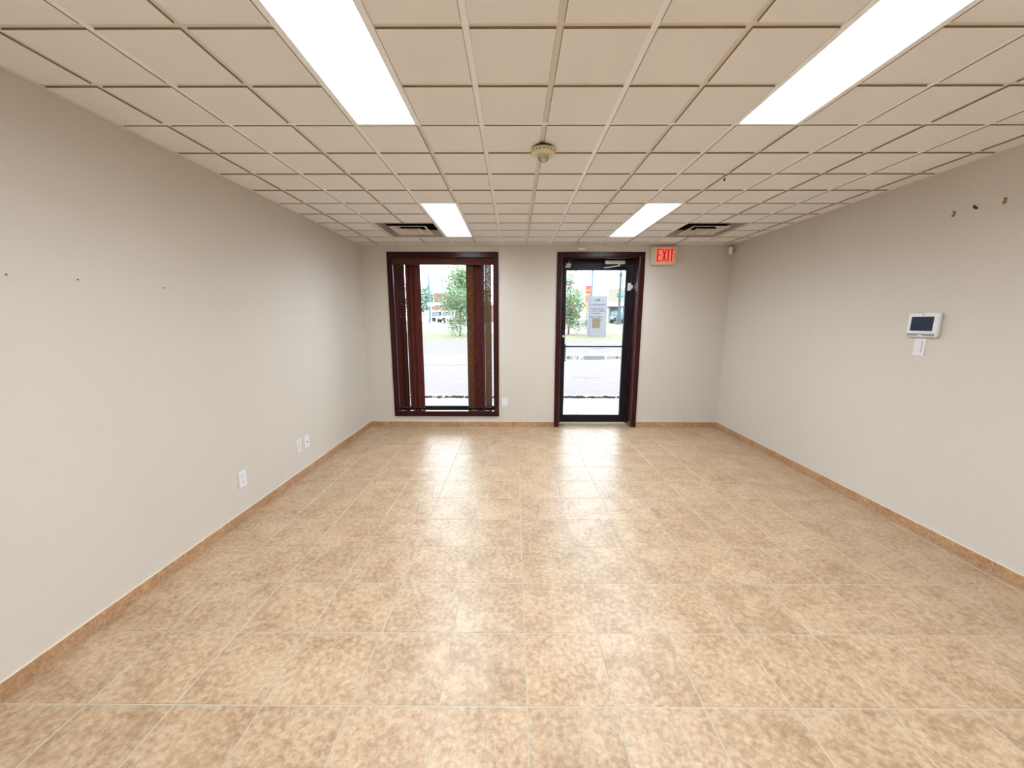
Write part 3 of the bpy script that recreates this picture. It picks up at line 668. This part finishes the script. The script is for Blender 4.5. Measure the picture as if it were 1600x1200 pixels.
# ------------------------------------------------------------------ street furniture, signs
def lettering(mb, x0, x1, z, h, y, rnd, gap=.25, wch=.06):
    x = x0
    while x < x1:
        wd = wch*rnd.uniform(.6, 1.2)
        if rnd.random() > .14: mb.box(x, x + wd*.3, y - .006, y, z, z + h); mb.box(x, x + wd*.8, y - .006, y, z + h*rnd.choice((0, .4, .8)), z + h*rnd.choice((.2, .6, 1)) + .005)
        x += wd*(1 + gap)
rn = random.Random(4)
py_s = thing('pylon_sign', (5.25, 24, gz(24)), 'grey pylon sign with rows of lettering and a gold plaque, outside the door', 'sign')
part('panel', MB().box(4.80, 5.86, 23.85, 24.1, .34, 2.93), 'pylon', py_s, .01)
part('side_column', MB().box(4.68, 4.80, 23.88, 24.12, .34, 2.93), 'pylon_side', py_s, .01)
mb = MB(); lettering(mb, 5.03, 5.42, 2.63, .11, 23.85, rn, .12, .07); tag(part('lettering', mb, 'ink', py_s), kind='stuff')
for z, a, b_ in ((2.36, 4.88, 5.68), (2.10, 4.88, 5.62), (1.97, 4.86, 5.70), (1.82, 4.95, 5.60), (1.60, 4.86, 5.64), (1.40, 4.92, 5.55)):
    mb = MB(); lettering(mb, a, b_, z, .07, 23.85, rn, .2, .06); tag(part('lettering', mb, 'inkgrey', py_s), kind='stuff')
part('plaque', MB().box(4.97, 5.43, 23.82, 23.85, 1.00, 1.60) if False else MB().box(4.97, 5.43, 23.82, 23.85, .98, 1.56), 'gold', py_s, .004)
rs = thing('red_sign', (8.85, 45, gz(45)), 'tall red and orange sign behind the rowan tree', 'sign')
part('red_panel', MB().box(8.42, 9.14, 44.9, 45.1, 3.6, 5.45), 'redsign', rs, .02); part('orange_panel', MB().box(8.42, 9.14, 44.92, 45.08, 2.4, 3.59), 'orange', rs, .02)
part('post', MB().box(8.55, 8.7, 44.95, 45.05, gz(45) - .05, 2.42), 'pole2', rs); part('post', MB().box(8.9, 9.05, 44.95, 45.05, gz(45) - .05, 2.42), 'pole2', rs)
for z in (4.9, 4.4, 3.9): part('sign_rib', MB().box(8.45, 9.11, 44.88, 44.9, z, z + .08), 'orange', rs)
def pole(name, x, y, r, h, m, label, extra=None):
    t = thing(name, (x, y, gz(y)), label, 'pole'); g = gz(y)
    part('shaft', MB().tube((x, y, g - .05), (x, y, g + h), r, r*.75, n=12), m, t, smooth=True)
    part('base_collar', MB().lathe([(r*1.9, -.02), (r*1.9, .18), (r*1.2, .42)], (x, y, g), n=12), m, t, smooth=True); return t
pole('flag_pole', 7.75, 38, .10, 9, 'pole', 'tall thin teal pole rising above the grey pylon sign')
t = pole('street_lamp', 14.15, 51, .19, 6.3, 'pole2', 'grey green lamp post in front of the cream building')
part('finial', MB().lathe([(.24, 6.3), (.26, 6.55), (.15, 6.85), (.03, 7.05)], (14.15, 51, gz(51)), n=14), 'pole2', t, smooth=True)
part('arm', MB().path([(14.15, 51, gz(51) + 6.0), (15.15, 51, gz(51) + 6.25), (16.65, 51, gz(51) + 6.4)], .04), 'pole2', t)
part('banner_box', MB().box(14.2, 14.7, 50.9, 51.1, 4.6, 5.25), 'blue', t, .02)
part('base_cabinet', MB().box(13.85, 14.45, 50.7, 51.3, gz(51), gz(51) + 1.1), 'pole2', t, .05)
t = pole('utility_pole', -14.2, 64, .17, 7.9, 'pole', 'teal utility pole with a bracket, left of the parked cars')
part('bracket', MB().prism([(-14.25, 63.9, 7.4), (-14.85, 63.9, 6.5), (-14.25, 63.9, 6.4)], (0, .15, 0)), 'pole', t)
part('tip', MB().tube((-14.2, 64, gz(64) + 7.85), (-14.2, 64, gz(64) + 8.3), .05), 'pole', t)
t = pole('lamp_post', -13.3, 61, .07, 2.7, 'fascia', 'white twin globe lamp post beside the left parked car')
part('crossbar', MB().tube((-13.7, 61, gz(61) + 2.65), (-12.9, 61, gz(61) + 2.65), .04), 'fascia', t)
for q in (-13.7, -12.9): part('lamp_globe', MB().lathe([(.06, 2.6), (.2, 2.7), (.24, 2.9), (.15, 3.1)], (q, 61, gz(61)), n=12), 'white', t, smooth=True)
for q, lab in ((-12.0, 'white bollard between the two parked cars'), (-10.5, 'white bollard right of the right parked car')):
    t = thing('bollard', (q, 58.6, gz(58.6)), lab, 'bollard', 'bollards by the parked cars')
    part('post', MB().lathe([(.09, -.02), (.09, .85), (.05, .92)], (q, 58.6, gz(58.6)), n=12), 'white', t, smooth=True)
    part('band', MB().lathe([(.095, .62), (.095, .72)], (q, 58.6, gz(58.6)), n=12), 'slot', t)
# ------------------------------------------------------------------ vehicles
def car(x, y, rz, m, label, kind='suv'):
    t = thing('parked_car', (x, y, gz(y)), label, 'car', 'cars parked outside', rz); Wd = .88
    prof = {'suv': [(-2.2, .35), (-2.25, .85), (-2.1, 1.0), (-1.9, 1.62), (-1.6, 1.72), (.3, 1.72), (.95, 1.08), (2.05, .95), (2.2, .75), (2.2, .35)],
            'pickup': [(-2.6, .4), (-2.6, 1.05), (-.7, 1.05), (-.62, 1.72), (.5, 1.72), (1.1, 1.12), (2.35, 1.02), (2.5, .8), (2.5, .4)]}[kind]
    body = MB().prism([(p[0], -Wd, p[1]) for p in prof], (0, 2*Wd, 0)); part('body', body, m, t, .05, local=True, smooth=True)
    s_ = 1 if kind == 'suv' else 0
    wq = [(-1.75, 1.08), (-1.65, 1.58), (.2, 1.58), (.7, 1.08)] if s_ else [(-.5, 1.1), (-.45, 1.6), (.42, 1.6), (.85, 1.15)]
    for sd_ in (-1, 1): part('side_window', MB().prism([(p[0], sd_*(Wd + .004), p[1]) for p in wq], (0, -sd_*.02, 0)), 'storeglass', t, local=True)
    part('windscreen', MB().prism([(.36 + .2*(1 - s_), -Wd + .08, 1.68), (.92 + .13*(1 - s_), -Wd + .08, 1.13), (.92 + .13*(1 - s_), Wd - .08, 1.13), (.36 + .2*(1 - s_), Wd - .08, 1.68)], (.02, 0, .02)), 'storeglass', t, local=True)
    xe = 2.2 if s_ else 2.5
    part('bumper', MB().box(xe - .02, xe + .1, -Wd, Wd, .32, .55), 'tyre', t, .02, local=True)
    part('grille', MB().box(xe - .01, xe + .025, -.35, .35, .6, .82), 'tyre', t, .01, local=True)
    for sd_ in (-1, 1): part('headlight', MB().box(xe - .02, xe + .03, sd_*.62 - .17, sd_*.62 + .17, .62, .8), 'chrome', t, .01, local=True)
    for wx_ in (-1.4, 1.4 if s_ else 1.6):
        for sd_ in (-1, 1):
            wh = part('wheel', MB().lathe([(.30, -.1), (.34, -.07), (.34, .07), (.30, .1)], (wx_, sd_*(Wd - .05), .34), n=20, axis='y'), 'tyre', t, local=True, smooth=True)
            part('hub_cap', MB().lathe([(.2, -.012), (.18, .012)], (wx_, sd_*(Wd + .06), .34), n=16, axis='y'), 'chrome', wh, local=True)
car(-14.5, 68.5, math.radians(-80), 'car_silver', 'silver grey car parked in front of the brick building, left one')
car(-11.6, 66, math.radians(-92), 'car_white', 'pale pickup parked facing the window, right of the silver car', 'pickup')
car(-7.6, 67, math.radians(-60), 'car_silver', 'silver grey car half hidden behind the leafy tree')
car(15.9, 58.0, math.radians(-110), 'car_blue', 'slate blue car parked in front of the cream storefront')
sb = thing('sandwich_board', (-12.6, 70, gz(70)), 'orange board standing between the parked cars', 'sign')
part('board', MB().prism([(-13.0, 69.8, gz(70)), (-12.1, 69.8, gz(70)), (-12.2, 69.95, gz(70) + 2.0), (-12.9, 69.95, gz(70) + 2.0)], (0, .05, 0)), 'orange', sb)
part('board', MB().prism([(-13.0, 70.25, gz(70)), (-12.1, 70.25, gz(70)), (-12.2, 70.05, gz(70) + 2.0), (-12.9, 70.05, gz(70) + 2.0)], (0, .05, 0)), 'orange', sb)
# ------------------------------------------------------------------ buildings
gb = gz(78)
bb = thing('brick_building', (-12, 78, gb), 'low red brick building with white fascia bands beyond the road', 'building')
part('wall', MB().box(-17.5, -4, 78, 90, gb - .1, 5.1), 'brick', bb)
part('upper_block', MB().box(-16.8, -13.2, 80, 88, 5.1, 7.0), 'brick', bb)
part('fascia', MB().box(-17.7, -3.8, 77.8, 78.02, 4.5, 5.0), 'fascia', bb); part('fascia', MB().box(-17.6, -12.0, 77.3, 78.02, 3.1, 3.45), 'fascia', bb)
part('parapet', MB().box(-17.0, -13.0, 79.9, 88.1, 7.0, 7.2), 'fascia', bb)
for x in (-17.4, -14.8, -12.3): part('canopy_post', MB().box(x, x + .25, 77.3, 77.55, gb, 3.1), 'fascia', bb)
for x in (-10.8, -8.6, -6.4):
    f_ = part('window', MB().box(x, x + 1.5, 77.95, 78.02, 2.0, 3.6), 'fascia', bb); part('pane', MB().box(x + .1, x + .7, 77.93, 77.95, 2.1, 3.5), 'storeglass', f_); part('pane', MB().box(x + .8, x + 1.4, 77.93, 77.95, 2.1, 3.5), 'storeglass', f_)
cb = thing('storefront_building', (15.2, 62, gz(62)), 'cream stucco building with lettering, canopy and tall shop windows, outside the door', 'building', rz=math.radians(-28))
L = lambda *a, **k: part(*a, local=True, **k)
L('wall', MB().box(-.1, 14, 1.2, 9, 2.7, 5.6), 'stucco', cb); L('base_wall', MB().box(-.1, 14, 1.3, 9, -.1, 2.7), 'stucco', cb)
L('canopy', MB().prism([(-.1, -.1, 2.65), (-.1, 1.2, 2.65), (-.1, 1.2, 3.3), (-.1, -.1, 2.85)], (14, 0, 0)), 'fascia', cb)
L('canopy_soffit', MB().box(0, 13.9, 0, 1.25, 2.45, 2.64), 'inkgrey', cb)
for i in range(7): L('column', MB().box(i*2.3, i*2.3 + .22, 0, .22, -.05, 2.45), 'fascia', cb)
for i in range(7):
    f_ = L('shop_window', MB().box(i*2.3 + .3, i*2.3 + 2.1, 1.2, 1.28, .25, 2.3), 'storeglass', cb)
    part('mullion', MB().box(i*2.3 + 1.15, i*2.3 + 1.25, 1.17, 1.2, .25, 2.3), 'fascia', f_, local=True)
    part('head_bar', MB().box(i*2.3 + .3, i*2.3 + 2.1, 1.17, 1.2, 2.1, 2.22), 'ink', f_, local=True)
mb = MB(); rn = random.Random(12); x = 1.35
for i in range(9):
    mb.box(x, x + .10, 1.15, 1.2, 4.15, 4.75); mb.box(x, x + .28, 1.15, 1.2, 4.15 + .25*(i % 3), 4.27 + .25*(i % 3))
    if i % 2: mb.box(x + .2, x + .28, 1.15, 1.2, 4.15, 4.6)
    x += .38
tag(L('lettering', mb, 'ink', cb), kind='stuff')
